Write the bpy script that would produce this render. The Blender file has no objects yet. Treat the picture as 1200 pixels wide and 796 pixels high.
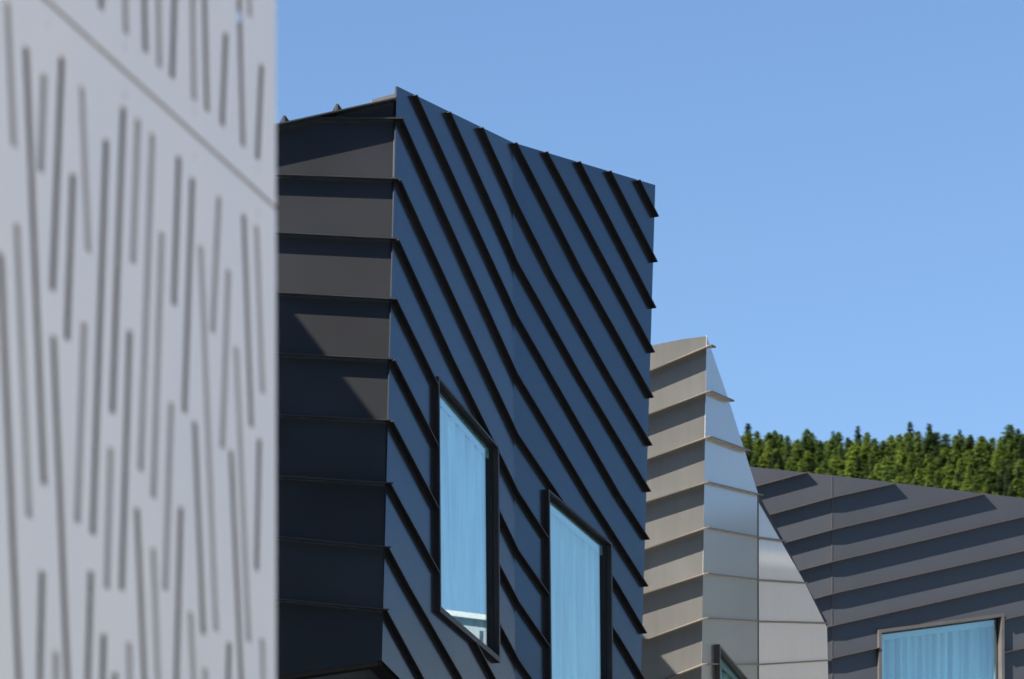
import bpy, math, random
from mathutils import Vector, Matrix
from mathutils.geometry import delaunay_2d_cdt
random.seed(7)
scene = bpy.context.scene
COL = scene.collection

# ------------------------------------------------------------------ camera
F, CX, HY, CH = 5000.0, 600.0, 1605.0, 1.6      # focal length in photo pixels, principal column, horizon row, eye height
cam_d = bpy.data.cameras.new('camera')
cam = bpy.data.objects.new('camera', cam_d)
COL.objects.link(cam)
cam.location = (0, 0, CH)
cam.rotation_euler = (math.pi/2, 0, 0)
cam_d.sensor_width = 36.0
cam_d.lens = 36.0*F/1200.0                       # 150 mm
cam_d.shift_y = (HY-398.0)/1200.0                # rising front: verticals stay vertical
cam_d.clip_start = 0.1
cam_d.clip_end = 6000
cam_d.dof.use_dof = True
cam_d.dof.focus_distance = 38.0
cam_d.dof.aperture_fstop = 7.2
scene.camera = cam

# ------------------------------------------------------------------ sky, sun, exposure
SUN = Vector((-1.25, -1.0, 1.40)).normalized()   # towards the sun
SUN_EL = math.asin(SUN.z)
SUN_AZ = math.atan2(SUN.x, SUN.y) % (2*math.pi)
world = bpy.data.worlds.new('World'); scene.world = world; world.use_nodes = True
wn = world.node_tree
sky = wn.nodes.new('ShaderNodeTexSky'); sky.sky_type = 'NISHITA'; sky.sun_disc = False
sky.sun_elevation = SUN_EL; sky.sun_rotation = SUN_AZ
sky.air_density = 1.0; sky.dust_density = 0.6; sky.ozone_density = 6.0
wn.links.new(sky.outputs[0], wn.nodes['Background'].inputs[0])
wn.nodes['Background'].inputs[1].default_value = 0.056
sun_d = bpy.data.lights.new('sun', 'SUN'); sun_d.energy = 5.0; sun_d.angle = math.radians(0.53); sun_d.color = (1.0, 0.94, 0.86)
sun = bpy.data.objects.new('sun', sun_d); COL.objects.link(sun)
sun.rotation_euler = SUN.to_track_quat('Z', 'Y').to_euler()
sun.location = SUN*60
scene.view_settings.view_transform = 'Standard'
scene.view_settings.look = 'None'
scene.view_settings.exposure = 1.585
scene.view_settings.gamma = 1.0
scene.view_settings.use_curve_mapping = False
scene.render.engine = 'CYCLES'
scene.cycles.use_denoising = True
scene.cycles.max_bounces = 8

# ------------------------------------------------------------------ helpers
ORG = {}                                           # world origin of every object made here

def node_mat(name, base, rough=0.5, metal=0.0, ior=1.5, mottling=0.1, scale=3.0, streak=0.0, per_object=0.0,
             bump=0.0, bump_scale=4.0, rough_var=0.06, coat=0.0, coat_rough=0.2, spec=0.5, coat_ior=1.5, tint=None, streak_scale=(9, 9, 0.5)):
    m = bpy.data.materials.new(name); m.use_nodes = True
    nt = m.node_tree; N = nt.nodes; L = nt.links
    b = N['Principled BSDF']
    b.inputs['Metallic'].default_value = metal
    b.inputs['IOR'].default_value = ior
    b.inputs['Specular IOR Level'].default_value = spec
    b.inputs['Coat Weight'].default_value = coat
    b.inputs['Coat Roughness'].default_value = coat_rough
    b.inputs['Coat IOR'].default_value = coat_ior
    if tint: b.inputs['Specular Tint'].default_value = (*tint, 1)
    geo = N.new('ShaderNodeNewGeometry')
    no = N.new('ShaderNodeTexNoise'); no.inputs['Scale'].default_value = scale; no.inputs['Detail'].default_value = 5
    L.new(geo.outputs['Position'], no.inputs['Vector'])
    fac = no.outputs['Fac']
    if streak > 0:
        mp = N.new('ShaderNodeMapping'); mp.inputs['Scale'].default_value = streak_scale
        L.new(geo.outputs['Position'], mp.inputs['Vector'])
        n2 = N.new('ShaderNodeTexNoise'); n2.inputs['Scale'].default_value = 2.0; n2.inputs['Detail'].default_value = 4
        L.new(mp.outputs[0], n2.inputs['Vector'])
        mx = N.new('ShaderNodeMix'); mx.data_type = 'FLOAT'; mx.inputs[0].default_value = streak
        L.new(fac, mx.inputs[2]); L.new(n2.outputs['Fac'], mx.inputs[3]); fac = mx.outputs[0]
    mr = N.new('ShaderNodeMapRange')
    mr.inputs['From Min'].default_value = 0.3; mr.inputs['From Max'].default_value = 0.7
    mr.inputs['To Min'].default_value = 1-mottling; mr.inputs['To Max'].default_value = 1+mottling
    L.new(fac, mr.inputs['Value'])
    val = mr.outputs[0]
    if per_object > 0:
        oi = N.new('ShaderNodeObjectInfo')
        r2 = N.new('ShaderNodeMapRange'); r2.inputs['To Min'].default_value = 1-per_object; r2.inputs['To Max'].default_value = 1+per_object
        L.new(oi.outputs['Random'], r2.inputs['Value'])
        mu = N.new('ShaderNodeMath'); mu.operation = 'MULTIPLY'
        L.new(val, mu.inputs[0]); L.new(r2.outputs[0], mu.inputs[1]); val = mu.outputs[0]
    vm = N.new('ShaderNodeVectorMath'); vm.operation = 'SCALE'
    vm.inputs[0].default_value = base[:3]
    L.new(val, vm.inputs['Scale'])
    L.new(vm.outputs[0], b.inputs['Base Color'])
    rr = N.new('ShaderNodeMapRange'); rr.inputs['To Min'].default_value = rough-rough_var; rr.inputs['To Max'].default_value = rough+rough_var
    rr.inputs['From Min'].default_value = 0.3; rr.inputs['From Max'].default_value = 0.7
    L.new(fac, rr.inputs['Value']); L.new(rr.outputs[0], b.inputs['Roughness'])
    if bump > 0:
        n3 = N.new('ShaderNodeTexNoise'); n3.inputs['Scale'].default_value = bump_scale; n3.inputs['Detail'].default_value = 1.5
        L.new(geo.outputs['Position'], n3.inputs['Vector'])
        bp = N.new('ShaderNodeBump'); bp.inputs['Strength'].default_value = 1.0; bp.inputs['Distance'].default_value = bump
        L.new(n3.outputs['Fac'], bp.inputs['Height']); L.new(bp.outputs[0], b.inputs['Normal'])
    return m

M = {}
M['dark'] = node_mat('anthracite_sheet', (0.0305, 0.0300, 0.0305), rough=0.23, ior=1.9, mottling=0.08, scale=1.3, streak=0.1, per_object=0.10, bump=0.010, bump_scale=1.1, rough_var=0.03, tint=(0.38, 0.68, 1.0))
M['dark_fin'] = node_mat('anthracite_fin', (0.022, 0.022, 0.024), rough=0.45, mottling=0.12, scale=4)
M['pale'] = node_mat('champagne_sheet', (0.39, 0.373, 0.337), rough=0.34, metal=0.72, mottling=0.06, scale=1.1, streak=0.4, per_object=0.05, bump=0.012, bump_scale=1.0, rough_var=0.04, coat=1.0, coat_rough=0.07, coat_ior=1.85)
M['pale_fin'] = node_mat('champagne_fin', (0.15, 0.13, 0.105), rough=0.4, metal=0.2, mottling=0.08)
M['slate'] = node_mat('slate_sheet', (0.056, 0.056, 0.062), rough=0.42, mottling=0.08, scale=1.2, streak=0.3, per_object=0.05, bump=0.004, bump_scale=1.4, rough_var=0.03, ior=1.6, tint=(0.45, 0.75, 1.0))
M['slate_fin'] = node_mat('slate_fin', (0.075, 0.066, 0.058), rough=0.45, mottling=0.1)
M['core'] = node_mat('building_core', (0.03, 0.03, 0.032), rough=0.7)
M['frame'] = node_mat('window_frame', (0.030, 0.030, 0.033), rough=0.38, mottling=0.1, scale=5)
M['frame_grey'] = node_mat('window_frame_grey', (0.08, 0.075, 0.072), rough=0.45, mottling=0.1, scale=5)
M['frame_tan'] = node_mat('window_frame_tan', (0.13, 0.115, 0.095), rough=0.45, mottling=0.1, scale=5)
M['reveal'] = node_mat('window_reveal', (0.02, 0.02, 0.022), rough=0.5)
M['white'] = node_mat('white_panel', (0.74, 0.72, 0.69), rough=0.45, mottling=0.025, scale=2.5, streak=0.4)
M['pale_white'] = node_mat('pale_panel', (0.42, 0.44, 0.44), rough=0.6)
M['liner'] = node_mat('cavity_liner', (0.36, 0.34, 0.32), rough=0.8)
M['tray'] = node_mat('slot_tray', (0.55, 0.55, 0.56), rough=0.6)
M['seal'] = node_mat('joint_strip', (0.34, 0.31, 0.23), rough=0.6)
M['screw'] = node_mat('screw_head', (0.70, 0.69, 0.68), rough=0.4)
M['soffit'] = node_mat('soffit', (0.20, 0.23, 0.25), rough=0.6, scale=3)
M['curtain'] = node_mat('curtain_cloth', (0.78, 0.80, 0.79), rough=0.9, mottling=0.34, scale=2.5, streak=1.0, streak_scale=(5, 5, 0.06))  # streaks for layered cloth, also deepening the fold shade by colour
M['room'] = node_mat('room', (0.45, 0.44, 0.42), rough=0.9)
M['rail'] = node_mat('blind_box', (0.72, 0.72, 0.72), rough=0.5)
M['flash'] = node_mat('roof_flashing', (0.12, 0.12, 0.125), rough=0.5)
M['ground'] = node_mat('asphalt', (0.055, 0.055, 0.056), rough=0.9, mottling=0.2, scale=0.6)
M['bounce_ground'] = node_mat('pale_bounce_ground', (0.48, 0.465, 0.43), rough=0.85, mottling=0.12, scale=1.2)
M['fell'] = node_mat('fell', (0.020, 0.024, 0.016), rough=1.0, mottling=0.4, scale=0.01, spec=0.0)
M['grey'] = node_mat('grey_render', (0.20, 0.197, 0.195), rough=0.6, mottling=0.12, scale=0.4)
M['hill'] = node_mat('forest_floor', (0.045, 0.062, 0.024), rough=1.0, mottling=0.3, scale=0.05, spec=0.0)
M['trunk'] = node_mat('bark', (0.10, 0.075, 0.055), rough=0.95)

def foliage(name, base, var):
    m = bpy.data.materials.new(name); m.use_nodes = True
    nt = m.node_tree; N = nt.nodes; L = nt.links
    b = N['Principled BSDF']; b.inputs['Roughness'].default_value = 0.75; b.inputs['Specular IOR Level'].default_value = 0.2
    geo = N.new('ShaderNodeNewGeometry'); oi = N.new('ShaderNodeObjectInfo')
    no = N.new('ShaderNodeTexNoise'); no.inputs['Scale'].default_value = 0.35; no.inputs['Detail'].default_value = 3
    L.new(geo.outputs['Position'], no.inputs['Vector'])
    ad = N.new('ShaderNodeMath'); ad.operation = 'ADD'; L.new(no.outputs['Fac'], ad.inputs[0]); L.new(oi.outputs['Random'], ad.inputs[1])
    mr = N.new('ShaderNodeMapRange'); mr.inputs['From Min'].default_value = 0.3; mr.inputs['From Max'].default_value = 1.7
    L.new(ad.outputs[0], mr.inputs['Value'])
    cr = N.new('ShaderNodeMix'); cr.data_type = 'RGBA'
    cr.inputs[6].default_value = (*[c*(1-var) for c in base], 1); cr.inputs[7].default_value = (base[0]*(1+1.4*var), base[1]*(1+var), base[2]*(1+.3*var), 1)
    L.new(mr.outputs[0], cr.inputs[0]); L.new(cr.outputs[2], b.inputs['Base Color'])
    tr = N.new('ShaderNodeBsdfTranslucent'); L.new(cr.outputs[2], tr.inputs['Color'])
    ms = N.new('ShaderNodeMixShader'); ms.inputs[0].default_value = 0.45
    L.new(b.outputs[0], ms.inputs[1]); L.new(tr.outputs[0], ms.inputs[2]); L.new(ms.outputs[0], N['Material Output'].inputs['Surface'])
    return m
M['spruce'] = foliage('spruce_needles', (0.050, 0.084, 0.038), 0.35)
M['pine'] = foliage('pine_needles', (0.130, 0.195, 0.046), 0.40)
M['larch'] = foliage('larch_needles', (0.082, 0.140, 0.044), 0.42)

# glass: clear pane with a coated, strongly mirroring surface
def glass_mat(name, refl, tint):
    m = bpy.data.materials.new(name); m.use_nodes = True
    nt = m.node_tree; N = nt.nodes; L = nt.links
    for n in list(N): N.remove(n)
    o = N.new('ShaderNodeOutputMaterial'); mx = N.new('ShaderNodeMixShader')
    t = N.new('ShaderNodeBsdfTransparent'); t.inputs[0].default_value = (*tint, 1)
    g = N.new('ShaderNodeBsdfGlossy'); g.inputs['Roughness'].default_value = 0.01; g.inputs['Color'].default_value = (0.93, 0.97, 1.0, 1)
    lw = N.new('ShaderNodeLayerWeight'); lw.inputs['Blend'].default_value = 0.5
    pw = N.new('ShaderNodeMath'); pw.operation = 'POWER'; pw.inputs[1].default_value = 4.0
    ad = N.new('ShaderNodeMath'); ad.operation = 'MULTIPLY_ADD'; ad.inputs[1].default_value = 0.8; ad.inputs[2].default_value = refl; ad.use_clamp = True
    L.new(lw.outputs['Facing'], pw.inputs[0]); L.new(pw.outputs[0], ad.inputs[0]); L.new(ad.outputs[0], mx.inputs[0])
    L.new(t.outputs[0], mx.inputs[1]); L.new(g.outputs[0], mx.inputs[2]); L.new(mx.outputs[0], o.inputs[0])
    return m
M['glass'] = glass_mat('coated_glass', 0.20, (0.80, 0.98, 1.0))

def tag(o, label=None, cat=None, group=None, kind=None):
    if label: o['label'] = label
    if cat: o['category'] = cat
    if group: o['group'] = group
    if kind: o['kind'] = kind
    return o

def empty(name, loc, label, cat, group=None):
    o = bpy.data.objects.new(name, None); COL.objects.link(o)
    o.empty_display_size = 0.3
    o.location = loc; ORG[o] = Vector(loc)
    return tag(o, label, cat, group)

def mesh(name, verts, faces, mat, parent=None, smooth=False, origin=None):
    verts = [Vector(v) for v in verts]
    c = Vector(origin) if origin is not None else sum(verts, Vector())/len(verts)
    me = bpy.data.meshes.new(name)
    me.from_pydata([tuple(v-c) for v in verts], [], faces)
    me.update()
    if mat is not None: me.materials.append(mat)
    if smooth:
        for p in me.polygons: p.use_smooth = True
    o = bpy.data.objects.new(name, me); COL.objects.link(o)
    ORG[o] = c
    if parent is not None:
        o.parent = parent; o.location = c-ORG[parent]
    else:
        o.location = c
    return o

class MB:
    """collects pieces of ONE part"""
    def __init__(s): s.v = []; s.f = []
    def add(s, verts, faces):
        k = len(s.v); s.v += [Vector(v) for v in verts]; s.f += [tuple(i+k for i in f) for f in faces]
    def prism(s, poly, d):
        """poly = front outline, d = vector to the back outline"""
        n = len(poly)
        fr = [Vector(p) for p in poly]; bk = [p+d for p in fr]
        nrm = Vector()
        for i in range(n): nrm += fr[i].cross(fr[(i+1) % n])
        if nrm.dot(d) > 0: fr.reverse(); bk.reverse()
        s.add(fr+bk, [tuple(range(n)), tuple(range(2*n-1, n-1, -1))] +
              [(i, n+i, n+(i+1) % n, (i+1) % n) for i in range(n)])
    def box(s, a, b):
        a = Vector(a); b = Vector(b)
        s.prism([(a.x, a.y, a.z), (b.x, a.y, a.z), (b.x, a.y, b.z), (a.x, a.y, b.z)], Vector((0, b.y-a.y, 0)))
    def build(s, name, mat, parent=None, smooth=False, origin=None):
        if not s.v: return None
        return mesh(name, s.v, s.f, mat, parent, smooth, origin)

CAM = Vector((0, 0, CH))
def ray(x, y): return Vector(((x-CX)/F, 1.0, (HY-y)/F))
def at(x, y, depth): return CAM+ray(x, y)*depth
def proj(p): return (CX+F*p.x/p.y, HY-F*(p.z-CH)/p.y)

class Face:
    """a plane of the building; P(x, y) is the spot of that plane seen at photo pixel x, y"""
    def __init__(s, a, b, c):
        s.o = Vector(a); n = (Vector(b)-s.o).cross(Vector(c)-s.o).normalized()
        if n.dot(CAM-s.o) < 0: n = -n
        s.n = n; s.holes = []
    def P(s, x, y, off=0.0):
        r = ray(x, y); o = s.o+s.n*off
        return CAM+r*((o-CAM).dot(s.n)/r.dot(s.n))

def clip(poly, a, b, c):
    """keep a*x+b*y+c >= 0"""
    out = []
    for i, p in enumerate(poly):
        q = poly[(i+1) % len(poly)]
        dp = a*p[0]+b*p[1]+c; dq = a*q[0]+b*q[1]+c
        if dp >= 0: out.append(p)
        if (dp > 0 and dq < 0) or (dp < 0 and dq > 0):
            t = dp/(dp-dq); out.append((p[0]+t*(q[0]-p[0]), p[1]+t*(q[1]-p[1])))
    return out
def area(poly): return 0.5*sum(p[0]*q[1]-q[0]*p[1] for p, q in zip(poly, poly[1:]+poly[:1]))
def edges(conv):
    if area(conv) < 0: conv = conv[::-1]
    for p, q in zip(conv, conv[1:]+conv[:1]):
        a, b = -(q[1]-p[1]), q[0]-p[0]
        yield a, b, -(a*p[0]+b*p[1])
def inter(poly, conv):
    for a, b, c in edges(conv):
        if len(poly) < 3: return []
        poly = clip(poly, a, b, c)
    return poly if len(poly) > 2 and abs(area(poly)) > 0.5 else []
def minus(polys, conv):
    out = []
    for rest in polys:
        for a, b, c in edges(conv):
            piece = clip(rest, -a, -b, -c)
            if len(piece) > 2 and abs(area(piece)) > 0.5: out.append(piece)
            rest = clip(rest, a, b, c)
            if len(rest) < 3: break
    return out
def extend(pl, k=400):
    (x0, y0), (x1, y1) = pl[0], pl[1]; d = math.hypot(x1-x0, y1-y0)
    a = (x0-(x1-x0)/d*k, y0-(y1-y0)/d*k)
    (x0, y0), (x1, y1) = pl[-2], pl[-1]; d = math.hypot(x1-x0, y1-y0)
    return [a]+pl+[(x1+(x1-x0)/d*k, y1+(y1-y0)/d*k)]
def shift(pl, dx, dy): return [(x+dx, y+dy) for x, y in pl]

def touch(p, q):
    for A, B in ((p, q), (q, p)):
        for v in A:
            for a, b in zip(B, B[1:]+B[:1]):
                L = math.dist(a, b)
                if L < 1e-6: continue
                t = ((v[0]-a[0])*(b[0]-a[0])+(v[1]-a[1])*(b[1]-a[1]))/L/L
                if 0.0 <= t <= 1.0 and math.dist(v, (a[0]+t*(b[0]-a[0]), a[1]+t*(b[1]-a[1]))) < 0.02: return True
    return False
def islands(polys):
    groups = []
    for p in polys:
        hit = [g for g in groups if any(touch(p, q) for q in g)]
        for g in hit: groups.remove(g)
        groups.append([p]+[q for g in hit for q in g])
    return groups
def panels(face, outline, seams, parent, mat, thick=0.012, sent=((0, -900), (0, 900)), jitter=0.0015):
    """one sheet per course between neighbouring seams, window openings cut out"""
    lines = [shift(extend(seams[0]), *sent[0])]+[extend(s) for s in seams]+[shift(extend(seams[-1]), *sent[1])]
    for up, lo in zip(lines, lines[1:]):
        poly = inter(up+lo[::-1], outline)
        if not poly: continue
        polys = [poly]
        for h in face.holes: polys = minus(polys, h)
        off = random.uniform(0, jitter)
        for grp in islands(polys):
            mb = MB()
            for p in grp: mb.prism([face.P(x, y, off) for x, y in p], -face.n*thick)
            mb.build('panel', mat, parent)

def cut_line(pl, face):
    """pieces of a polyline that lie outside the window openings"""
    segs = []
    for p, q in zip(pl, pl[1:]):
        iv = [(0.0, 1.0)]
        for h in face.holes:
            t0, t1 = 0.0, 1.0
            for a, b, c in edges(h):
                dp = a*p[0]+b*p[1]+c; dq = a*q[0]+b*q[1]+c
                if dp < 0 and dq < 0: t0, t1 = 1, 0; break
                if dp < 0: t0 = max(t0, dp/(dp-dq))
                elif dq < 0: t1 = min(t1, dp/(dp-dq))
            if t0 < t1:
                n = []
                for u, v in iv:
                    if t0 > u: n.append((u, min(v, t0)))
                    if t1 < v: n.append((max(u, t1), v))
                iv = [w for w in n if w[1]-w[0] > 1e-4]
        for u, v in iv:
            a = (p[0]+u*(q[0]-p[0]), p[1]+u*(q[1]-p[1])); b = (p[0]+v*(q[0]-p[0]), p[1]+v*(q[1]-p[1]))
            if segs and math.dist(segs[-1][-1], a) < 1e-3: segs[-1].append(b)
            else: segs.append([a, b])
    return segs

def fin(face, pl, parent, mat, depth=0.050, thick=0.011, m0=None, m1=None, base=-0.004):
    """a flat upstanding seam along a polyline; m0/m1 = mitre vectors at its ends"""
    for s in cut_line(pl, face):
        pts = [face.P(x, y) for x, y in s]
        n = len(pts); mb = MB(); vs = []
        for i, p in enumerate(pts):
            d = (pts[min(i+1, n-1)]-pts[max(i-1, 0)]).normalized()
            t = d.cross(face.n).normalized()*thick*0.5
            out = face.n
            if i == 0 and m0 is not None and s[0] == pl[0]: out = m0
            if i == n-1 and m1 is not None and s[-1] == pl[-1]: out = m1
            b = p+out*base; e = p+out*depth
            vs += [b-t, e-t, e+t, b+t]
        fs = [(0, 1, 2, 3), tuple(4*(n-1)+k for k in (3, 2, 1, 0))]
        for i in range(n-1):
            k = 4*i
            fs += [(k+a, k+4+a, k+4+(a+1) % 4, k+(a+1) % 4) for a in range(4)]
        mb.add(vs, fs)
        o = mb.build('seam_fin', mat, parent)

def mitre(n1, n2): return (n1+n2)/(1+n1.dot(n2))

def backing(face, outline, parent, mat, off=-0.013, thick=0.02):
    polys = [outline]
    for h in face.holes: polys = minus(polys, h)
    mb = MB()
    for p in polys: mb.prism([face.P(x, y, off) for x, y in p], -face.n*thick)
    return mb.build('wall', mat, parent)

def bil(q, a, b):
    return q[0]*(1-a)*(1-b)+q[1]*a*(1-b)+q[2]*a*b+q[3]*(1-a)*b

class Window:
    """raking window: rim = four photo pixels TL TR BR BL of the front edge of its projecting frame"""
    def __init__(s, face, rim, proj_out=0.05, glass_off=-0.015, side=0.020, top=0.020, bottom=0.05):
        s.face = face; s.po = proj_out; s.go = glass_off
        s.O = [face.P(x, y, proj_out) for x, y in rim]
        eu = (s.O[1]-s.O[0]).length; ev = (s.O[3]-s.O[0]).length
        s.eu, s.ev = eu, ev
        a, b, c = side/eu, top/ev, bottom/ev
        s.I = [bil(s.O, a, b), bil(s.O, 1-a, b), bil(s.O, 1-a, 1-c), bil(s.O, a, 1-c)]
        h = 0.006
        ha, hb = h/eu, h/ev
        hole = [bil(s.O, ha, hb), bil(s.O, 1-ha, hb), bil(s.O, 1-ha, 1-hb), bil(s.O, ha, 1-hb)]
        face.holes.append([proj(p-face.n*proj_out) for p in hole])
    def ring(s, O, I, z0, z1):
        """closed ring between two quads, from offset 0 back to vector"""
        mb = MB()
        n = s.face.n
        f = [p+n*z0 for p in O]+[p+n*z0 for p in I]+[p+n*z1 for p in O]+[p+n*z1 for p in I]
        fs = []
        for i in range(4):
            j = (i+1) % 4
            fs += [(i, 4+i, 4+j, j), (8+i, 8+j, 12+j, 12+i), (i, j, 8+j, 8+i), (4+i, 12+i, 12+j, 4+j)]
        mb.add(f, fs)
        return mb
    def build(s, parent, mat, name='window', folds=9, label=None, seed=1, drape=(0.0, 1.0), curtain_depth=0.085):
        n = s.face.n; back = s.go-s.po-0.10
        w = s.ring(s.O, s.I, 0, back).build(name, mat, parent)
        if label: w['label'] = label
        g = s.go-s.po
        a, b = 0.016/s.eu, 0.016/s.ev
        def ins(k): return [bil(s.I, a*k, b*k), bil(s.I, 1-a*k, b*k), bil(s.I, 1-a*k, 1-b*k), bil(s.I, a*k, 1-b*k)]
        s.ring([p for p in ins(-0.05)], ins(1), g+0.008, g-0.05).build('sash', M['reveal'], w)
        q = ins(0.8)
        mb = MB(); mb.prism([p+n*g for p in q], -n*0.006); mb.build('pane', M['glass'], w)
        # blind box at the head of the opening
        q = ins(0.0); hb = 0.10/s.ev
        mb = MB(); mb.prism([bil(q, 0.0, 0.0)+n*(g-0.022), bil(q, 1, 0)+n*(g-0.022), bil(q, 1, hb)+n*(g-0.022), bil(q, 0, hb)+n*(g-0.022)], -n*0.02)
        mb.build('blind_box', M['rail'], w)
        # pleated curtain
        rnd = random.Random(seed); cols = folds*8; vs = []; fs = []
        ph = [rnd.uniform(-.25, .25) for _ in range(folds+1)]; am = [rnd.uniform(.5, 1.25) for _ in range(folds+1)]
        for i in range(cols+1):
            u = i/cols; k = u*folds; j = int(min(k, folds-1)); fr = k-j
            z = 0.055*(am[j]*(1-fr)+am[j+1]*fr)*math.sin(2*math.pi*(k+ph[j]*(1-fr)+ph[j+1]*fr))
            uu = drape[0]+(drape[1]-drape[0])*u
            for v in (hb*0.6, 0.35, 0.7, 1.0):
                vs.append(bil(q, uu, v)+n*(g-curtain_depth+z*(0.6+0.4*v)))
        for i in range(cols):
            for r in range(3):
                k = i*4+r; fs.append((k, k+4, k+5, k+1))
        mesh('curtain', vs, fs, M['curtain'], w, smooth=True)
        # the room behind
        q = ins(0.0)
        fr = [p+n*(g-0.05) for p in q]; bk = [p+n*(g-0.9) for p in q]
        mesh('room_lining', fr+bk, [(4, 5, 6, 7)]+[(i, (i+1) % 4, 4+(i+1) % 4, 4+i) for i in range(4)], M['room'], w)
        return w

# ------------------------------------------------------------------ ground
mb = MB(); S = 4000
mb.add([(-S, -S, 0), (S, -S, 0), (S, S, 0), (-S, S, 0)], [(0, 1, 2, 3)])
g = mb.build('ground', M['ground']); tag(g, kind='structure')
# pale slab added to bounce sunlight up onto the white screen
mb = MB(); mb.box((-1.6, -10, 0.0), (20, 20, 0.12))
g = mb.build('bounce_slab', M['bounce_ground']); tag(g, kind='structure')

# ------------------------------------------------------------------ dark tower in the middle
tower = empty('metal_clad_tower', (-0.5, 37, 0), 'tall black metal-clad tower with slanting seams and two tall windows, in the middle', 'building')
ct, cb = at(469, 110, 35.7), None
FL = Face(ct, at(326, 110, 35.49), ct+Vector((0, 0, -1)))
cb = FL.P(447.5, 774)
kt = at(601, 167, 37.3)
FA = Face(ct, cb, kt)
kb = FA.P(603.8, 796)
FB = Face(kt, kb, at(768, 217, 39.0))
def cx_corner(y): return 469+(y-110)*(447.5-469)/(774-110)
def cx_crease(y): return 601+(y-167)*(2.8/629)
def cx_right(y): return 768+(y-217)*(751-768)/(796-217)

# windows first: they cut their openings
w1 = Window(FA, [(514, 441), (585, 524), (586.5, 777), (516, 717)])
w2 = Window(FB, [(643, 573), (717.5, 637), (719.5, 905), (646, 850)])

# front (left) face: verge rising to the corner, level courses
left_out = [(-60, 231), (469, 114), (cx_corner(774), 774), (-60, 850)]
lip = [(138, 138), (204, 209), (272, 279), (342, 349.5), (413, 420), (485, 491.5), (556.5, 565), (628, 640), (700.5, 713)]
lseams = []
for i, (ya, yb) in enumerate(lip):
    yb += 3.0; ya += 3.0
    xc = cx_corner(yb)
    k = (yb-ya)/(xc-326)
    x0 = -60 if i else 366
    lseams.append([(x0, ya+k*(x0-326)), (xc, yb)])
wallL = backing(FL, left_out, tower, M['core'])
panels(FL, left_out, lseams, wallL, M['dark'])
mLA = mitre(FL.n, FA.n)
for s in lseams: fin(FL, s, wallL, M['dark_fin'], m1=mLA, depth=0.078)

# right face, first leaf (corner to crease)
cor = [s[-1] for s in lseams]
crz = [440, 510, 577, 646, 706, 775]
a_out = [(465, 101), (601, 167), (cx_crease(932), 932), (447.5, 774)]
aseams = [
    [(560.5, 150), (cx_crease(239), 239)],
    [(522.5, 132), (579.5, 258), (cx_crease(308), 308)],
    [(483, 112), (550.5, 260), (cx_crease(371), 371)],
    [cor[0], (518.5, 256), (591.8, 418), (cx_crease(440), 440)],
    [cor[1], (486, 260), (559.6, 419), (cx_crease(510), 510)],
    [cor[2], (525.4, 420), (cx_crease(577), 577)],
    [cor[3], (520, 476), (cx_crease(646), 646)],
    [cor[4], (530, 566), (cx_crease(706), 706)],
    [cor[5], (530, 637), (cx_crease(775), 775)],
    [cor[6], (520, 691), (575, 795), (cx_crease(846), 846)],
    [cor[7], (474.5, 688), (536, 795), (cx_crease(914), 914)],
    [cor[8], (491, 795), (540, 884)],
]
wallA = backing(FA, a_out, tower, M['core'])
panels(FA, a_out, aseams, wallA, M['dark'], sent=((260, -500), (-260, 500)))
mAB = mitre(FA.n, FB.n)
for i, s in enumerate(aseams):
    fin(FA, s, wallA, M['dark_fin'], m0=mLA if i > 2 else None, m1=mAB if i < 11 else None)

# right face, second leaf (crease to far edge)
b_out = [(601, 167), (768, 217), (cx_right(1020), 1020), (cx_crease(932), 932)]
bseams = [
    [(745, 211.5), (766.6, 254)],
    [(711, 201), (765.2, 307)],
    [(675, 190), (763.6, 361)],
    [(636.5, 178.5), (762.0, 413)],
    [(600.5, 168), (677.5, 318), (760.6, 466)],
    [(cx_crease(239), 239), (643, 321), (710, 440), (759.0, 522)],
    [(cx_crease(308), 308), (676, 440), (757.4, 576)],
    [(cx_crease(371), 371), (663.5, 478), (721.5, 579), (755.8, 632)],
    [(cx_crease(440), 440), (626, 479), (686, 580), (754.2, 687)],
    [(cx_crease(510), 510), (642.4, 569), (719, 684), (752.6, 742)],
    [(cx_crease(577), 577), (636, 628), (720, 745), (751, 797)],
    [(cx_crease(646), 646), (638, 696), (720, 808), (749.4, 853)],
    [(cx_crease(706), 706), (638, 756), (747.8, 910)],
    [(cx_crease(775), 775), (638, 824), (746.2, 966)],
    [(cx_crease(846), 846), (744.6, 1020)],
]
wallB = backing(FB, b_out, tower, M['core'])
panels(FB, b_out, bseams, wallB, M['dark'], sent=((260, -400), (-260, 500)))
for i, s in enumerate(bseams):
    # the courses run a hand's breadth past the far edge
    e = [s[-2], s[-1]]
    d = math.dist(*e); s[-1] = (s[-1][0]+(e[1][0]-e[0][0])/d*0.6, s[-1][1]+(e[1][1]-e[0][1])/d*0.6)
    fin(FB, s, wallB, M['dark_fin'], m0=mAB if i > 4 else None)

win1 = w1.build(tower, M['frame'], folds=7, seed=3, label='tall raking window near the corner, white building mirrored at its foot')
win2 = w2.build(tower, M['frame'], folds=9, seed=5, label='tall raking window lower down near the far edge')

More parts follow.
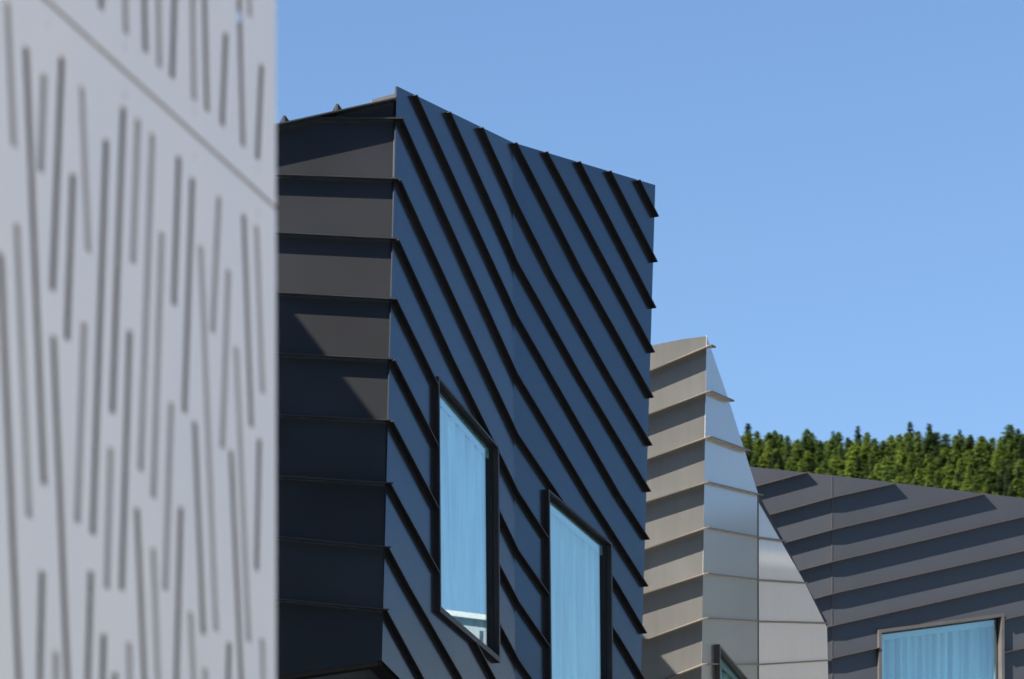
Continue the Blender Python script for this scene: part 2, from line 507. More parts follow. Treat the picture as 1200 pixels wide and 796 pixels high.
# body behind the sheets, roof, verge and soffit
BK = Vector((-2.2, 4.5, -0.25))
front = [FL.P(-60, 231, -.05), FL.P(469, 114, -.05), FA.P(601, 167.5, -.05), FB.P(767.5, 217.5, -.05)]
foot = [FL.P(-60, 850, -.05), FL.P(447.5, 774, -.05), FA.P(cx_crease(932), 932, -.05), FB.P(cx_right(1020), 1020, -.05)]
bl = Vector((front[0].x, 44, front[0].z)); br = Vector((front[3].x-0.35, 44, front[3].z-.1))
top = front+[br, bl]
ft = foot+[Vector((br.x, 44, foot[3].z)), Vector((bl.x, 44, foot[0].z))]
mb = MB(); n = 6
ctop = sum(top, Vector())/6; cft = sum(ft, Vector())/6
mb.add(top+ft+[ctop-Vector((0, 0, .35)), cft+Vector((0, 0, .1))], [(12, i, (i+1) % n) for i in range(n)]+[(3, 9, 10, 4), (4, 10, 11, 5), (5, 11, 6, 0)])
mb.build('roof', M['core'], tower)
# soffit boards: strips under the overhang
sof = MB()
q = [foot[0]+Vector((0, 0, .0)), foot[1], foot[2], foot[3]]
sq = [Vector((q[0].x, 40, q[0].z+.35)), Vector((q[1].x+.2, 40.2, q[1].z+.1)), Vector((q[2].x, 41.5, q[2].z)), Vector((q[3].x-.3, 43, q[3].z))]
for i in range(3):
    sof.add([q[i], q[i+1], sq[i+1], sq[i]], [(0, 1, 2, 3)])
sof.build('soffit', M['soffit'], tower)
for (i, k) in ((0, 0), (1, 0)):
    e = MB(); u = (q[i+1]-q[i]).normalized(); inw = Vector((0.15, 1, 0)).normalized() if i == 0 else Vector((-1, .3, 0)).normalized()
    e.prism([q[i]+inw*.02, q[i+1]+inw*.02, q[i+1]+inw*.02+Vector((0, 0, -.035)), q[i]+inw*.02+Vector((0, 0, -.035))], inw*0.12)
    e.build('soffit_trim', M['dark_fin'], tower)
# verge: thin roof edge standing 13 cm proud of the front face
v0, v1 = FL.P(-60, 231.5), FL.P(466, 115.2)
nL = FL.n
rb = Vector((0, 1, 0))
v0f, v1f = FL.P(-60, 231.5, .13), FL.P(465.5, 115.2, .13)
v0b, v1b = v0f-nL*1.3, v1f-nL*1.3
mb = MB(); up = Vector((0, 0, 0.012))
mb.add([v0f, v1f, v1b, v0b, v0f+up, v1f+up, v1b+up, v0b+up],
       [(3, 2, 1, 0), (4, 5, 6, 7), (0, 1, 5, 4), (1, 2, 6, 5), (2, 3, 7, 6), (3, 0, 4, 7)])
mb.build('verge', M['dark_fin'], tower)
# roof seams poking over the verge and a flashing behind the corner
for x in (333, 395, 250, 170):
    y = 115.2+(466-x)*(231.5-115.2)/526
    p = FL.P(x, y-1.2, .10)
    e = MB(); hgt = Vector((0, 0, .055)); bk = -nL*1.0
    e.prism([p-Vector((.008, 0, .02)), p-Vector((.008, 0, .02))+bk, p-Vector((.008, 0, 0))+bk+hgt*.9, p-Vector((.008, 0, 0))+hgt], Vector((.016, 0, 0)))
    e.prism([p+Vector((.008, 0, .0)), p+Vector((.07, .115, .0)), p+Vector((.008, 0, .06))], Vector((-.02, .01, 0)))
    e.build('roof_seam', M['dark_fin'], tower)
e = MB(); a = FL.P(436, 123, .02); b = FL.P(466, 116.5, .02)
e.prism([a, b, b+Vector((0, 0, .055)), a+Vector((0, 0, .045))], -nL*.25); e.build('roof_flashing', M['flash'], tower)

# recessed ground storey that carries the overhang
mb = MB(); mb.box((-4.2, 38.6, 0), (0.9, 43.6, 6.6)); mb.build('ground_storey', M['core'], tower)

# ------------------------------------------------------------------ champagne building behind
pale = empty('metal_clad_house', (2.4, 49, 0), 'champagne metal-clad house with steep raking gable, right of the black tower', 'building')
pt = at(828, 394, 47.0)
PL = Face(pt, at(760, 394, 46.93), pt+Vector((0, 0, -1)))
pb = PL.P(822, 796)
PA = Face(pt, pb, at(888, 578, 48.35))
pk = PA.P(888.5, 796)
PB = Face(PA.P(888, 578), pk, at(970, 729, 49.6))
def pcx(y): return 828+(y-394)*(-6/402)
PBOT = 860
yy = [(428.7, 403.8), (479.6, 457.4), (531.7, 510.8), (582.0, 563.7), (636.5, 617), (688.5, 670.7), (742.5, 723), (797, 776.6)]
pls = []
for ya, yb in yy:
    ya += 2; yb += 2; xc = pcx(yb); k = (yb-ya)/(xc-770)
    pls.append([(640, ya+k*(640-770)), (xc, yb)])
pl_out = [(640, 431), (763, 405), (800, 397.5), (828, 394), (pcx(PBOT), PBOT), (640, PBOT)]
wallPL = backing(PL, pl_out, pale, M['core'])
panels(PL, pl_out, pls, wallPL, M['pale'])
mP = mitre(PL.n, PA.n)
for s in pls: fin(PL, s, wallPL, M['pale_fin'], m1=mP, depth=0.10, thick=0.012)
pc = [s[-1] for s in pls]
w4 = Window(PA, [(843.5, 755), (884, 804), (884, 850), (844, 845)], proj_out=0.06, side=0.02, top=0.03)
pa_out = [(828, 393.5), (854, 469), (888.2, 578), (888.6, PBOT), (pcx(PBOT), PBOT)]
pas = [
    [pc[0], (831.8, 407.5)],
    [pc[1], (853.5, 470.5)],
    [pc[2], (872.8, 529)],
    [pc[3], (888.2, 580.5)],
    [pc[4], (888.3, 630.5)],
    [pc[5], (888.4, 680)],
    [pc[6], (888.5, 728.5)],
    [pc[7], (888.6, 779)],
]
wallPA = backing(PA, pa_out, pale, M['core'])
panels(PA, pa_out, pas, wallPA, M['pale'])
mPP = mitre(PA.n, PB.n)
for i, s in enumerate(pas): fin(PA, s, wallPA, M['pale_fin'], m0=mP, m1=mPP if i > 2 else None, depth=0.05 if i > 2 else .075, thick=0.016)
pb_out = [(888.2, 578), (918, 633), (942, 681), (969, 728), (970.5, 796), (971, PBOT), (888.6, PBOT)]
pbs = [
    [(888.2, 580.5), (890.5, 580.9)],
    [(888.3, 630.5), (918, 634.5)],
    [(888.4, 680), (942.5, 683.5)],
    [(888.5, 728.5), (969.5, 730.5)],
    [(888.6, 779), (970.5, 774)],
]
wallPB = backing(PB, pb_out, pale, M['core'])
panels(PB, pb_out, pbs, wallPB, M['pale'])
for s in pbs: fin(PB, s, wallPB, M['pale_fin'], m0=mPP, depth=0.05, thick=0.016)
# cover strip on the fold of the gable
st = MB()
for x0, y0, x1, y1 in ((888.2, 579, 888.6, 858),):
    p, q = PA.P(x0, y0), PA.P(x1, y1); u_ = (q-p).normalized(); side_ = u_.cross(mPP).normalized()*.007
    st.prism([p-side_+mPP*.008, p+side_+mPP*.008, q+side_+mPP*.008, q-side_+mPP*.008], -mPP*.012)
st.build('fold_strip', M['pale_fin'], pale)
w4.build(pale, M['frame_tan'], folds=4, seed=9, label='dark window frame just showing at the foot of the gable')
# bodies: roof sheet from the raking edge back and walls down to the ground
rim = [PL.P(640, 431, -.04), PL.P(763, 405.5, -.04), PL.P(800, 398, -.04), PL.P(828, 394.5, -.04), PA.P(854, 470, -.05), PB.P(888.2, 579, -.05), PB.P(942, 682, -.05), PB.P(968.5, 729, -.05), PB.P(970.5, 858, -.05)]
bk = [Vector((p.x-0.3-0.1*i, 55.5, p.z-0.3)) for i, p in enumerate(rim)]
n = len(rim); mb = MB()
mb.add(rim+bk, [(i, i+1, n+i+1, n+i) for i in range(n-1)]); mb.build('roof', M['pale'], pale)
low = [PL.P(640, PBOT, -.035), PL.P(pcx(PBOT), PBOT, -.035), PA.P(888.6, PBOT, -.035), PB.P(971, PBOT, -.035)]
gl = [Vector((p.x, p.y, 0)) for p in low]
mb = MB(); mb.add(low+gl, [(i, i+1, 4+i+1, 4+i) for i in range(3)]); mb.build('lower_wall', M['pale'], pale)

# ------------------------------------------------------------------ low dark building at the right
low_b = empty('low_metal_building', (5.5, 61, 0), 'low slate-grey metal building with sloping roofline in front of the wood, far right', 'building')
k0 = at(975, 557, 60.0)
d2 = Vector((math.cos(math.radians(18)), math.sin(math.radians(18)), 0)); d1 = Vector((math.cos(math.radians(13)), math.sin(math.radians(13)), 0))
B1 = Face(k0, k0-d1, k0-Vector((0, 0, 1))); B2 = Face(k0, k0+d2, k0-Vector((0, 0, 1)))
w3 = Window(B2, [(1030, 738), (1177, 718.5), (1178, 925), (1031, 940)], proj_out=0.06, glass_off=-0.07, side=0.045, top=0.045, bottom=.06)
BB = 880
b1_out = [(850, 544), (975, 557), (975, BB), (850, BB)]
b2_out = [(975, 557), (1400, 608), (1400, BB), (975, BB)]
by = [
    (569.5, 554.3, None), (603, 583.8, 567.4), (635.8, 621.5, 579.7), (668.5, 659, 606), (702, 696.5, 646), (738, 734, 683), (776, 772, 722), (815, 810, 762), (854, 848, 802)]
s1 = [[(870, 574.8), (946, 554.3)]]; s2 = []
for i, (xa, ya, yk, xb, yb) in enumerate([(905, 603, 583.8, 1048.5, 567.4), (922.5, 635.8, 621.5, 1153, 579.7), (939, 668.5, 659, 1200, 606), (955, 702, 696.5, 1200, 646),
                           (960, 738, 734, 1200, 683), (960, 776, 772, 1200, 721), (960, 815, 810, 1200, 760), (960, 853, 848, 1200, 798)]):
    k = (yk-ya)/(975-xa); s1.append([(860, ya+k*(860-xa)), (975, yk)])
    k = (yb-yk)/(xb-975)
    s2.append([(975, yk), (xb, yb)] if i < 2 else [(975, yk), (1400, yk+k*425)])
wB1 = backing(B1, b1_out, low_b, M['core']); wB2 = backing(B2, b2_out, low_b, M['core'])
panels(B1, b1_out, s1, wB1, M['slate']); panels(B2, b2_out, s2, wB2, M['slate'])
mB = mitre(B1.n, B2.n)
for i, s in enumerate(s1): fin(B1, s, wB1, M['slate_fin'], m1=mB if i else None, depth=0.078, thick=0.010)
for s in s2: fin(B2, s, wB2, M['slate_fin'], m0=mB, depth=0.078, thick=0.010)
st = MB(); p, q = B2.P(975, 558), B2.P(975, 878); side_ = (q-p).normalized().cross(mB).normalized()*.006
st.prism([p-side_+mB*.006, p+side_+mB*.006, q+side_+mB*.006, q-side_+mB*.006], -mB*.010); st.build('fold_strip', M['slate_fin'], low_b)
w3.build(low_b, M['frame_grey'], folds=15, seed=12, label='wide window with pale pleated curtain', curtain_depth=0.24)
rim = [B1.P(850, 544.5, -.04), B1.P(975, 557.5, -.04), B2.P(1400, 608.5, -.04)]
bk = [p+Vector((0, 7, -.6)) for p in rim]
mb = MB(); mb.add(rim+bk, [(0, 1, 4, 3), (1, 2, 5, 4)]); mb.build('roof', M['slate'], low_b)
low = [B1.P(850, BB, -.035), B1.P(975, BB, -.035), B2.P(1400, BB, -.035)]
gl = [Vector((p.x, p.y, 0)) for p in low]
mb = MB(); mb.add(low+gl, [(0, 1, 4, 3), (1, 2, 5, 4)]); mb.build('lower_wall', M['slate'], low_b)

# ------------------------------------------------------------------ white slotted screen in the foreground
screen = empty('slotted_screen_wall', (-0.8, 9, 0), 'blurred white metal wall cut with thin upright slots, left foreground', 'wall')
SE = at(323.5, 242, 8.5); SE.z = 0
sd = Vector((0.2454, 1, 0)).normalized()            # runs away from the camera
WF = Face(SE, SE-sd, SE+Vector((0, 0, 1)))
sn = WF.n
def uv(x, y):
    p = WF.P(x, y)-SE
    return (p.dot(sd), p.z)
def wp(u, v, off=0.0): return SE+sd*u+Vector((0, 0, v))+sn*off
slots = [  # x0,y0 - x1,y1, open (1) or closed groove (0)
 (118,-60,119,12,1),(145,-90,148,40,0),(167,-110,171,62,1),(185,-80,187,79,0),(207,-70,202,92,1),(225,-80,227.5,118,0),(238,-90,243,131,1),
 (265,38,260.5,148,1),(279,-70,285,172,1),(292,-90,293,20,2),(307,75,302,187,1),
 (9,2,16.5,172,0),(31,55,52,569,1),(52,86,48,202,0),(73,66,62,341,1),(86,203,79,399,1),(96,100,104,296,0),(125,163,109,627,1),(145,125,132,485,1),
 (162,138,156,309,0),(179,156,165,552,0),(190,271,180,584,0),(210,183,204,358,1),(226,208,216.5,484,1),(235.5,287,253.6,740,0),(257,230,249.4,390,0),
 (268,316,260.7,525.6,0),(286,251,295,501,1),(301,264,308,461,0),(1,296,24,830,1),(20,261,34.6,607,0),(63,393,81,830,1),(99,377,91,613,0),
 (152.5,387,143,692,1),(277,406,292,752.6,0),(271,527.6,285,840,1),(304.4,514,301,668.7,1),(228.5,494,238.6,744,1),(201,471,194,692,0),(130,524,125.6,690,0),
 (161,595,171,830,1),(180,642,187,840,0),(212.5,594,206,840,1),(223.5,717,229,840,0),(50,669,46,850,1),(66,763,65,850,0),(107,669,102,850,1),
 (122,742.6,119,860,1),(135.6,788,134,870,1),(151.7,752.6,153,860,0),(240.6,783,242,860,0),(269,752.6,266,870,1),(307.4,747.6,310,860,0)]
rnd = random.Random(4)
JV = uv(320, 240.5)[1]                               # height of the joint
UL, VT, VB = -4.2, JV+1.05, JV-1.45
SW = 0.030                                          # slot width along the wall
uvs = []
for x0, y0, x1, y1, op in slots:
    a, b = uv(x0, y0), uv(x1, y1)
    uvs.append((a, b, op))
# the pattern carries on left of the frame
u = uv(0, 400)[0]-0.10; row = 0
while u > UL+0.15:
    for base, ht in ((VB+.1, .42), (VB+.62, .5), (JV+.12, .55)):
        l = ht*rnd.uniform(.6, 1.0); v = base+rnd.uniform(0, ht-l)
        t = rnd.uniform(-.03, .03)
        uvs.append(((u+t/2, v+l), (u-t/2, v), rnd.random() < .55))
    u -= rnd.uniform(.11, .16)
def sheet(rects, outline, name, mat, parent, thick, tf):
    """a sheet with slots cut through it (constrained triangulation, then given its thickness)"""
    vs = [Vector(p) for p in outline]; m = len(vs); fc = [list(range(m))]
    for r in rects:
        k = len(vs); vs += [Vector(p) for p in r]; fc.append(list(range(k, k+4)))
    ov, oe, of, _, _, ofo = delaunay_2d_cdt(vs, [], fc, 1, 1e-6)
    keep = [f for f, org in zip(of, ofo) if org == [0]]
    n = len(ov); verts = [tf(p.x, p.y, 0) for p in ov]+[tf(p.x, p.y, -thick) for p in ov]
    cnt = {}
    for f in keep:
        for i in range(len(f)):
            e = (f[i], f[(i+1) % len(f)]); cnt[e] = 1
    faces = [tuple(f) for f in keep]+[tuple(n+i for i in reversed(f)) for f in keep]
    for a, b in cnt:
        if (b, a) not in cnt: faces.append((b, a, n+a, n+b))
    return mesh(name, verts, faces, mat, parent)
def slot_rect(a, b, w=SW):
    h = w/2
    return [(a[0]-h, a[1]), (b[0]-h, b[1]), (b[0]+h, b[1]), (a[0]+h, a[1])]
GAP = 0.0045
for lo, hi, nm in ((JV+GAP, VT, 0), (VB, JV-GAP, 1)):
    mine = [s for s in uvs if (s[0][1]+s[1][1])/2 > JV] if nm == 0 else [s for s in uvs if (s[0][1]+s[1][1])/2 < JV]
    rects = []
    for a, b, op in mine:
        t = [max(lo+.03, min(hi-.03, p[1])) for p in (a, b)]
        if t[0]-t[1] < .03: continue
        def on(v): k = (v-b[1])/(a[1]-b[1]); return (b[0]+(a[0]-b[0])*k, v)
        rects.append((slot_rect(on(t[0]), on(t[1])), op))
    out = [(UL, lo), (0, lo), (0, hi), (UL, hi)]
    p = sheet([r for r, _ in rects], out, 'panel', M['white'], screen, 0.004, wp)
    for r, op in rects:
        if op in (0, 2):                                   # closed groove: a folded tray behind the slot
            e = MB(); g = [(x+(-.003 if i < 2 else .003), y+(.003 if i in (0, 3) else -.003)) for i, (x, y) in enumerate(r)]
            f = [wp(x, y, -.0045) for x, y in g]; k = [wp(x, y, -.042 if op == 0 else -.009) for x, y in g]
            e.add(f+k, [(4, 5, 6, 7)]+[(i, (i+1) % 4, 4+(i+1) % 4, 4+i) for i in range(4)])
            e.build('slot_tray', M['tray'], p)
# plain sheet below and above the slotted courses
for lo, hi in ((0.02, VB-GAP), (VT+GAP, VT+2.0)):
    sheet([], [(UL, lo), (0, lo), (0, hi), (UL, hi)], 'panel', M['white'], screen, 0.004, wp)
# joint strips, liner and end return
for v in (JV, VB-GAP/2, VT+GAP/2):
    e = MB(); e.prism([wp(UL, v-.012, -.010), wp(0, v-.012, -.010), wp(0, v+.012, -.010), wp(UL, v+.012, -.010)], -sn*.02); e.build('joint_strip', M['seal'], screen)
e = MB(); e.prism([wp(UL, 0, -.22), wp(0, 0, -.22), wp(0, VT+2, -.22), wp(UL, VT+2, -.22)], -sn*.05); e.build('inner_wall', M['liner'], screen)
# end return with one opening through which the sky shows
def hit_end(x, y):
    r = ray(x, y); t = (SE-CAM).dot(sd)/r.dot(sd); p = CAM+r*t-SE
    return (p.dot(sn), p.z)
h0 = hit_end(281.5, 27); h1 = hit_end(281.5, 14)
rect = [(h0[0]-.012, h0[1]), (h0[0]+.012, h0[1]), (h1[0]+.012, h1[1]), (h1[0]-.012, h1[1])]
sheet([rect], [(-.235, 0.02), (-.0048, 0.02), (-.0048, VT+2), (-.235, VT+2)], 'end_return', M['white'], screen, -0.003, lambda a, b, t: SE+sn*a+Vector((0, 0, b))-sd*(.004-t))
e = MB(); e.prism([wp(UL, VT+2.01, .01), wp(.01, VT+2.01, .01), wp(.01, VT+2.01, -.28), wp(UL, VT+2.01, -.28)], Vector((0, 0, .02))); e.build('coping', M['white'], screen)
# screw heads along the joint
def disc(name, c, n, r, h, mat, parent):
    t = n.cross(Vector((0, 0, 1))).normalized(); b = n.cross(t); k = 10
    ring = [t*math.cos(2*math.pi*i/k)*r+b*math.sin(2*math.pi*i/k)*r for i in range(k)]
    mesh(name, [c+q for q in ring]+[c+q*.8+n*h for q in ring], [tuple(range(k, 2*k))]+[(i, (i+1) % k, k+(i+1) % k, k+i) for i in range(k)], mat, parent)
for sgn in (1, -1):
    u = -0.12
    while u > UL:
        disc('screw', wp(u, JV+sgn*.042, 0.0005), sn, .008, .002, M['screw'], screen); u -= .40

# ------------------------------------------------------------------ neighbours outside the frame (shadows and mirror images)
wing = empty('side_wing', (-7, 31, 0), 'black metal-clad wing left of the tower, its shadow on the front face', 'building')
e = MB(); zt = 11.7+CH
def wx(y): return -4.46+.18*(y-33.7)
e.prism([(wx(25), 25, 0), (wx(35.35), 35.35, 0), (-11, 35.35, 0), (-11, 25, 0)], Vector((0, 0, zt))); e.build('wall', M['dark'], wing)
e = MB(); e.prism([(wx(25)+.05, 24.95, zt+.003), (wx(35.35)+.05, 35.35, zt+.003), (-11.05, 35.35, zt+.003), (-11.05, 24.95, zt+.003)], Vector((0, 0, .06))); e.build('roof', M['dark_fin'], wing)
rear = empty('rear_wing', (-3, 45.2, 0), 'black rear wing behind the tower, its shadow on the champagne wall', 'building')
sp = PL.P(770, 771)
t = 1.7
tx, tz = sp.x-1.25*t, sp.z+1.4*t
e = MB(); e.box((tx-4, 44.3, 0), (tx, 46.2, tz)); e.build('wall', M['dark'], rear)
e = MB(); e.box((tx-4.02, 44.28, tz+.003), (tx+.02, 46.22, tz+.05)); e.build('roof', M['dark_fin'], rear)

wb = empty('white_slotted_building', (17, 36, 0), 'white slotted building mirrored at the foot of the tower window', 'building')
GA = FA.n
# where the mirror image of its parapet stands in the glass
gp = FA.P(556, 727, -.035); d = (gp-CAM).normalized(); r = d-2*d.dot(GA)*GA
t = (15.5-gp.x)/r.x; hitp = gp+r*t
def mirror_hit(x, y):
    g_ = FA.P(x, y, -.035); d_ = (g_-CAM).normalized(); r_ = d_-2*d_.dot(GA)*GA
    return g_+r_*((15.5-g_.x)/r_.x)
def mirror_hit_b(x, y):
    g_ = FB.P(x, y, -.03); d_ = (g_-CAM).normalized(); r_ = d_-2*d_.dot(FB.n)*FB.n
    return g_+r_*((15.5-g_.x)/r_.x)
ya = min(mirror_hit(x, 730).y for x in (515, 570))-0.3
e = MB(); e.box((15.5, ya, 0), (18.5, ya+30, hitp.z)); e.build('wall', M['pale_white'], wb)
e = MB(); e.box((15.42, ya-.1, hitp.z+.003), (18.6, ya+30.1, hitp.z+.07)); e.build('parapet', M['white'], wb)
e = MB(); rnd = random.Random(8)
y = ya+.1
while y < ya+9:
    z = hitp.z-.12-rnd.uniform(0, .12)
    while z > hitp.z-3.0:
        l = rnd.uniform(.25, .6); tl = rnd.uniform(-.07, .07)
        e.prism([(15.494, y, z), (15.494, y+.055, z), (15.494, y+.055+tl, z-l), (15.494, y+tl, z-l)], Vector((.004, 0, 0)))
        z -= l+rnd.uniform(.08, .25)
    y += rnd.uniform(.13, .19)
sl = e.build('slots', M['reveal'], wb); sl['kind'] = 'stuff'  # flat dark strips on the wall face stand in for shaded slot openings

gb = empty('added_grey_block', (22, 56, 0), 'pale grey building mirrored softly in the lower champagne gable', 'building')  # added block, shaped for the grey reflection in the gable
e = MB(); e.box((20, 53, 0), (24, 60, 13.8)); e.build('wall', M['grey'], gb)
e = MB(); e.box((19.94, 52.94, 13.803), (24.06, 60.06, 14.0)); e.build('parapet', M['white'], gb)  # white cap added to mirror as a bright line

# ------------------------------------------------------------------ wooded hill
HD = 1100.0
def hill_z(x, y):
    if y > 1104: z = 225.5+min(y-1104, 14)*0.5+max(0, y-1118)*0.03
    elif y > 900: z = 225.5+(y-1104)*0.28
    else: z = 168.4*max(0, (y-380)/520)
    if y > 500: z += 2.0*math.sin(x*.011+1.0)+1.0*math.sin(x*.037)
    return z+CH
vs = []; fs = []; nx, ny = 90, 60
for j in range(ny):
    for i in range(nx):
        x = -700+i*(1900/(nx-1)); y = 380+j*(900/(ny-1))
        vs.append((x, y, hill_z(x, y) if j else -6))
for j in range(ny-1):
    for i in range(nx-1):
        k = j*nx+i; fs.append((k, k+1, k+nx+1, k+nx))
h = mesh('hill', vs, fs, M['hill'], smooth=True); tag(h, kind='structure')
# unseen fells added round the camera, raised behind it to darken wall reflections
vs = []; fs = []; na = 120
def crest(a):                                        # elevation of the crest by compass angle from +Y, clockwise
    d = abs(a-math.radians(183)); k = max(0, min(1, (math.radians(48)-d)/math.radians(26))); k = k*k*(3-2*k)
    k2 = max(0, 1-abs(a-math.radians(46))/math.radians(26)); k2 = k2*k2*(3-2*k2)
    return math.radians(5.5+18.5*k+6.0*k2+0.6*math.sin(5*a)+0.4*math.sin(11*a+1))
for i in range(na+1):
    a = math.radians(25+i*(310/na))
    for r_, k in ((500, 0), (800, .45), (1150, .85), (1400, 1.0), (2000, 1.02)):
        e = crest(a); hgt = 1400*math.tan(e)*k
        vs.append((math.sin(a)*r_, math.cos(a)*r_, hgt-(4 if k == 0 else 0)))
for i in range(na):
    for q in range(4):
        k = i*5+q; fs.append((k, k+5, k+6, k+1))
h = mesh('added_fells', vs, fs, M['fell'], smooth=True); tag(h, kind='structure')

def conifer(seed, h, rad, shape, whorl, droop):
    """trunk mesh and crown mesh of one conifer: whorls of drooping branches set with small needle sprays"""
    r = random.Random(seed); tv = []; tf = []
    for z, q in ((0, .028*h), (h*.5, .016*h), (h*.985, .003*h)):
        for k in range(6): tv.append((q*math.cos(k*math.pi/3)*.6, q*math.sin(k*math.pi/3)*.6, z))
    for j in range(2):
        for k in range(6): tf.append((j*6+k, j*6+(k+1) % 6, j*6+6+(k+1) % 6, j*6+6+k))
    cv = []; cf = []
    def spray(c, d, l, w):
        d = d.normalized(); s = d.cross(Vector((r.uniform(-.5, .5), r.uniform(-.5, .5), 1))).normalized()
        k = len(cv)
        cv.extend([c-s*w, c+s*w, c+d*l+Vector((0, 0, -.12*l))])
        cf.append((k, k+1, k+2))
    z = h*.10; a0 = 0
    while z < h*.985:
        t = z/h
        rr = rad*(shape(t))*r.uniform(.8, 1.15)
        nb = max(4, int(5+5*(1-t)))
        for b in range(nb):
            a = a0+b*2*math.pi/nb+r.uniform(-.3, .3); ln = rr*r.uniform(.45, 1.3)
            dirv = Vector((math.cos(a), math.sin(a), r.uniform(-.05, .25)-droop*(1-t)))
            ns = max(3, int(ln/.26))
            for s in range(ns):
                f = (s+.6)/ns; p = Vector((0, 0, z))+dirv*ln*f+Vector((0, 0, -.12*ln*f*f))
                w = .22+.26*(1-f)
                for side in (-1, 1):
                    dd = dirv+Vector((-dirv.y, dirv.x, 0))*side*r.uniform(.3, 1.1)+Vector((0, 0, r.uniform(-.35, .35)))
                    spray(p, dd, r.uniform(.6, 1.15)*(.6+.5*min(1, rr)), w*r.uniform(.7, 1.2))
            spray(Vector((0, 0, z))+dirv*ln*.85, dirv, .45, .16)
        a0 += 1.1; z += whorl*r.uniform(.75, 1.25)*(.7+.5*(1-t))
    for k in range(5): spray(Vector((0, 0, h*(.93+.012*k))), Vector((r.uniform(-1, 1), r.uniform(-1, 1), 1.2)), .5, .10)
    return tv, tf, cv, cf
def me_from(name, v, f, mat):
    m = bpy.data.meshes.new(name); m.from_pydata([tuple(p) for p in v], [], f); m.materials.append(mat); m.update(); return m
spr = lambda t: (1-t)**.8+.04
rnd_shape = lambda t: max(.06, (1-t)**.56*min(1, .65+1.2*t))
kinds = []
for sd_, hh, ra, shp, wh, dr, mt in ((1, 17, 3.4, spr, .55, .25, 'spruce'), (2, 18, 2.8, spr, .62, .30, 'spruce'), (3, 14, 3.6, rnd_shape, .52, -.15, 'pine'),
                                (4, 13, 3.9, rnd_shape, .50, -.2, 'pine'), (5, 15, 3.6, rnd_shape, .54, -.1, 'larch'), (6, 13, 4.0, rnd_shape, .52, -.1, 'larch'), (7, 13, 3.2, spr, .52, .1, 'pine')):
    tv, tf, cv, cf = conifer(sd_, hh, ra, shp, wh, dr)
    kinds.append((me_from('trunk', tv, tf, M['trunk']), me_from('crown', cv, cf, M[mt]), hh, mt))

def plant(kind, x, y, z, s, label, group='conifers of the hillside wood'):
    tm, cm, hh, mt = kinds[kind]
    o = bpy.data.objects.new('conifer_tree', None); COL.objects.link(o)
    o.location = (x, y, z); o.scale = (s*rt.uniform(.78, 1.2), s*rt.uniform(.78, 1.2), s); o.rotation_euler = (rt.uniform(-.05, .05), rt.uniform(-.05, .05), rt.uniform(0, 6.28))
    tag(o, label, 'tree', group)
    for nm, m in (('trunk', tm), ('crown', cm)):
        c = bpy.data.objects.new(nm, m); COL.objects.link(c); c.parent = o
    return o
rt = random.Random(21)
LAB = {'spruce': 'dark green spruce among the crowded conifers of the hillside wood', 'pine': 'sunlit yellow-green conifer among the crowded trees of the hillside wood', 'larch': 'mid-green bushy conifer among the crowded trees of the hillside wood'}
def skyline(px):                                     # row of the tree tops in the photograph
    pts = [(840, 508), (900, 507), (945, 513), (985, 516), (1030, 512), (1075, 506), (1120, 511), (1160, 510), (1200, 503), (1260, 505)]
    for (a, ya), (b, yb) in zip(pts, pts[1:]):
        if a <= px <= b: return ya+(yb-ya)*(px-a)/(b-a)
    return 508
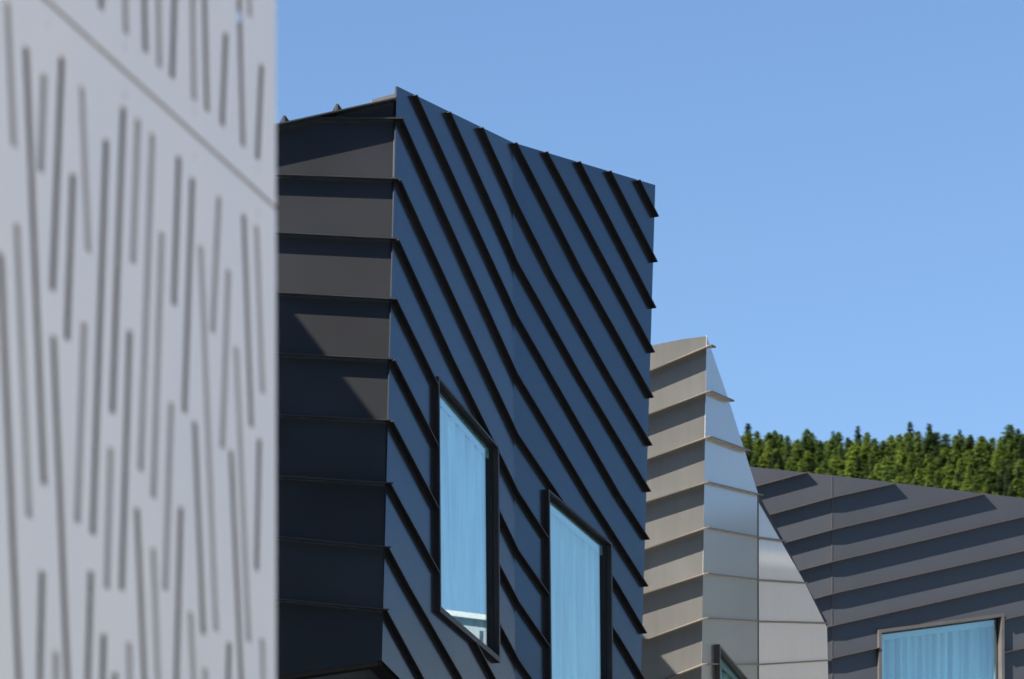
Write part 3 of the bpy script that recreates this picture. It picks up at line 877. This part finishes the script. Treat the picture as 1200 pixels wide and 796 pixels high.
# crowns step down the slope in rows
count = 0
for row in range(9):
    D = HD-row*9.0
    px = 848+rt.uniform(0, 8)
    while px < 1240:
        mix = rt.random()
        if row == 0: kind = rt.choice((0, 5, 4, 5, 4, 2, 3))
        else: kind = 0 if mix < .17 else 1 if mix < .25 else rt.choice((2, 3, 4, 5, 2, 3, 6))
        s = rt.uniform(.75, 1.05)*(0.95 if row == 0 else .92)
        hh = kinds[kind][2]*s
        y = skyline(px)+row*11.0+rt.uniform(-4, 6)*(1 if row else .7)-1
        top_ = at(px, y, D)
        plant(kind, top_.x, D+rt.uniform(-3, 3), top_.z-hh, s, LAB[kinds[kind][3]])
        count += 1
        px += rt.uniform(9.0, 16.0) if row else rt.uniform(8.0, 13.0)
# trees that stand clear of the skyline
for px, y, kind, s, lb in ((1007, 499, 1, .95, 'slim dark spruce standing alone above the dip in the skyline'), (877, 496, 0, 1.0, 'tall dark spruce on the skyline beside the champagne gable'),
                           (1068, 494, 0, 1.0, 'left of two tall dark spruces side by side on the skyline'), (1086, 495, 1, 1.0, 'right of two tall dark spruces side by side on the skyline'),
                           (1183, 496, 5, 1.0, 'loose round-topped tree on the skyline near the right edge'), (978, 504, 1, .9, 'pointed dark spruce on the skyline left of the dip'), (1125, 503, 1, .9, 'narrow dark spruce on the skyline right of the tall pair')):
    hh = kinds[kind][2]*s; p = at(px, y, HD+4); plant(kind, p.x, HD+4, p.z-hh, s, lb, 'skyline conifers')
# the wood carries on to both sides, one mass
rf = random.Random(77)
def wood(kind, n, spots, mat):
    cm = kinds[kind][1]; co = [Vector(v.co) for v in cm.vertices]; fa = [tuple(p.vertices) for p in cm.polygons]
    fv = []; ff = []
    for x, y, s in spots:
        k = len(fv); z = hill_z(x, y); a = rf.uniform(0, 6.28); ca, sa = math.cos(a)*s, math.sin(a)*s
        fv.extend((x+ca*c.x-sa*c.y, y+sa*c.x+ca*c.y, z+c.z*s) for c in co)
        ff.extend(tuple(i+k for i in f) for f in fa)
    return fv, ff
allv = []; allf = []
for kind in (3, 4):
    spots = []
    for _ in range(70):
        x = rf.choice((rf.uniform(-10, 38), rf.uniform(150, 260))); spots.append((x, rf.uniform(1020, 1110), rf.uniform(.8, 1.05)))
    for _ in range(44):                              # the rows just over the brow, closing the gaps in the skyline
        spots.append((rf.uniform(55, 140), rf.uniform(1116, 1126), rf.uniform(.56, .80)))
    v, f = wood(kind, 0, spots, None); k = len(allv); allv += v; allf += [tuple(i+k for i in q) for q in f]
o = mesh('distant_wood', allv, allf, M['larch']); tag(o, 'mass of conifers carrying the hillside wood on behind the buildings', 'wood', kind='stuff')
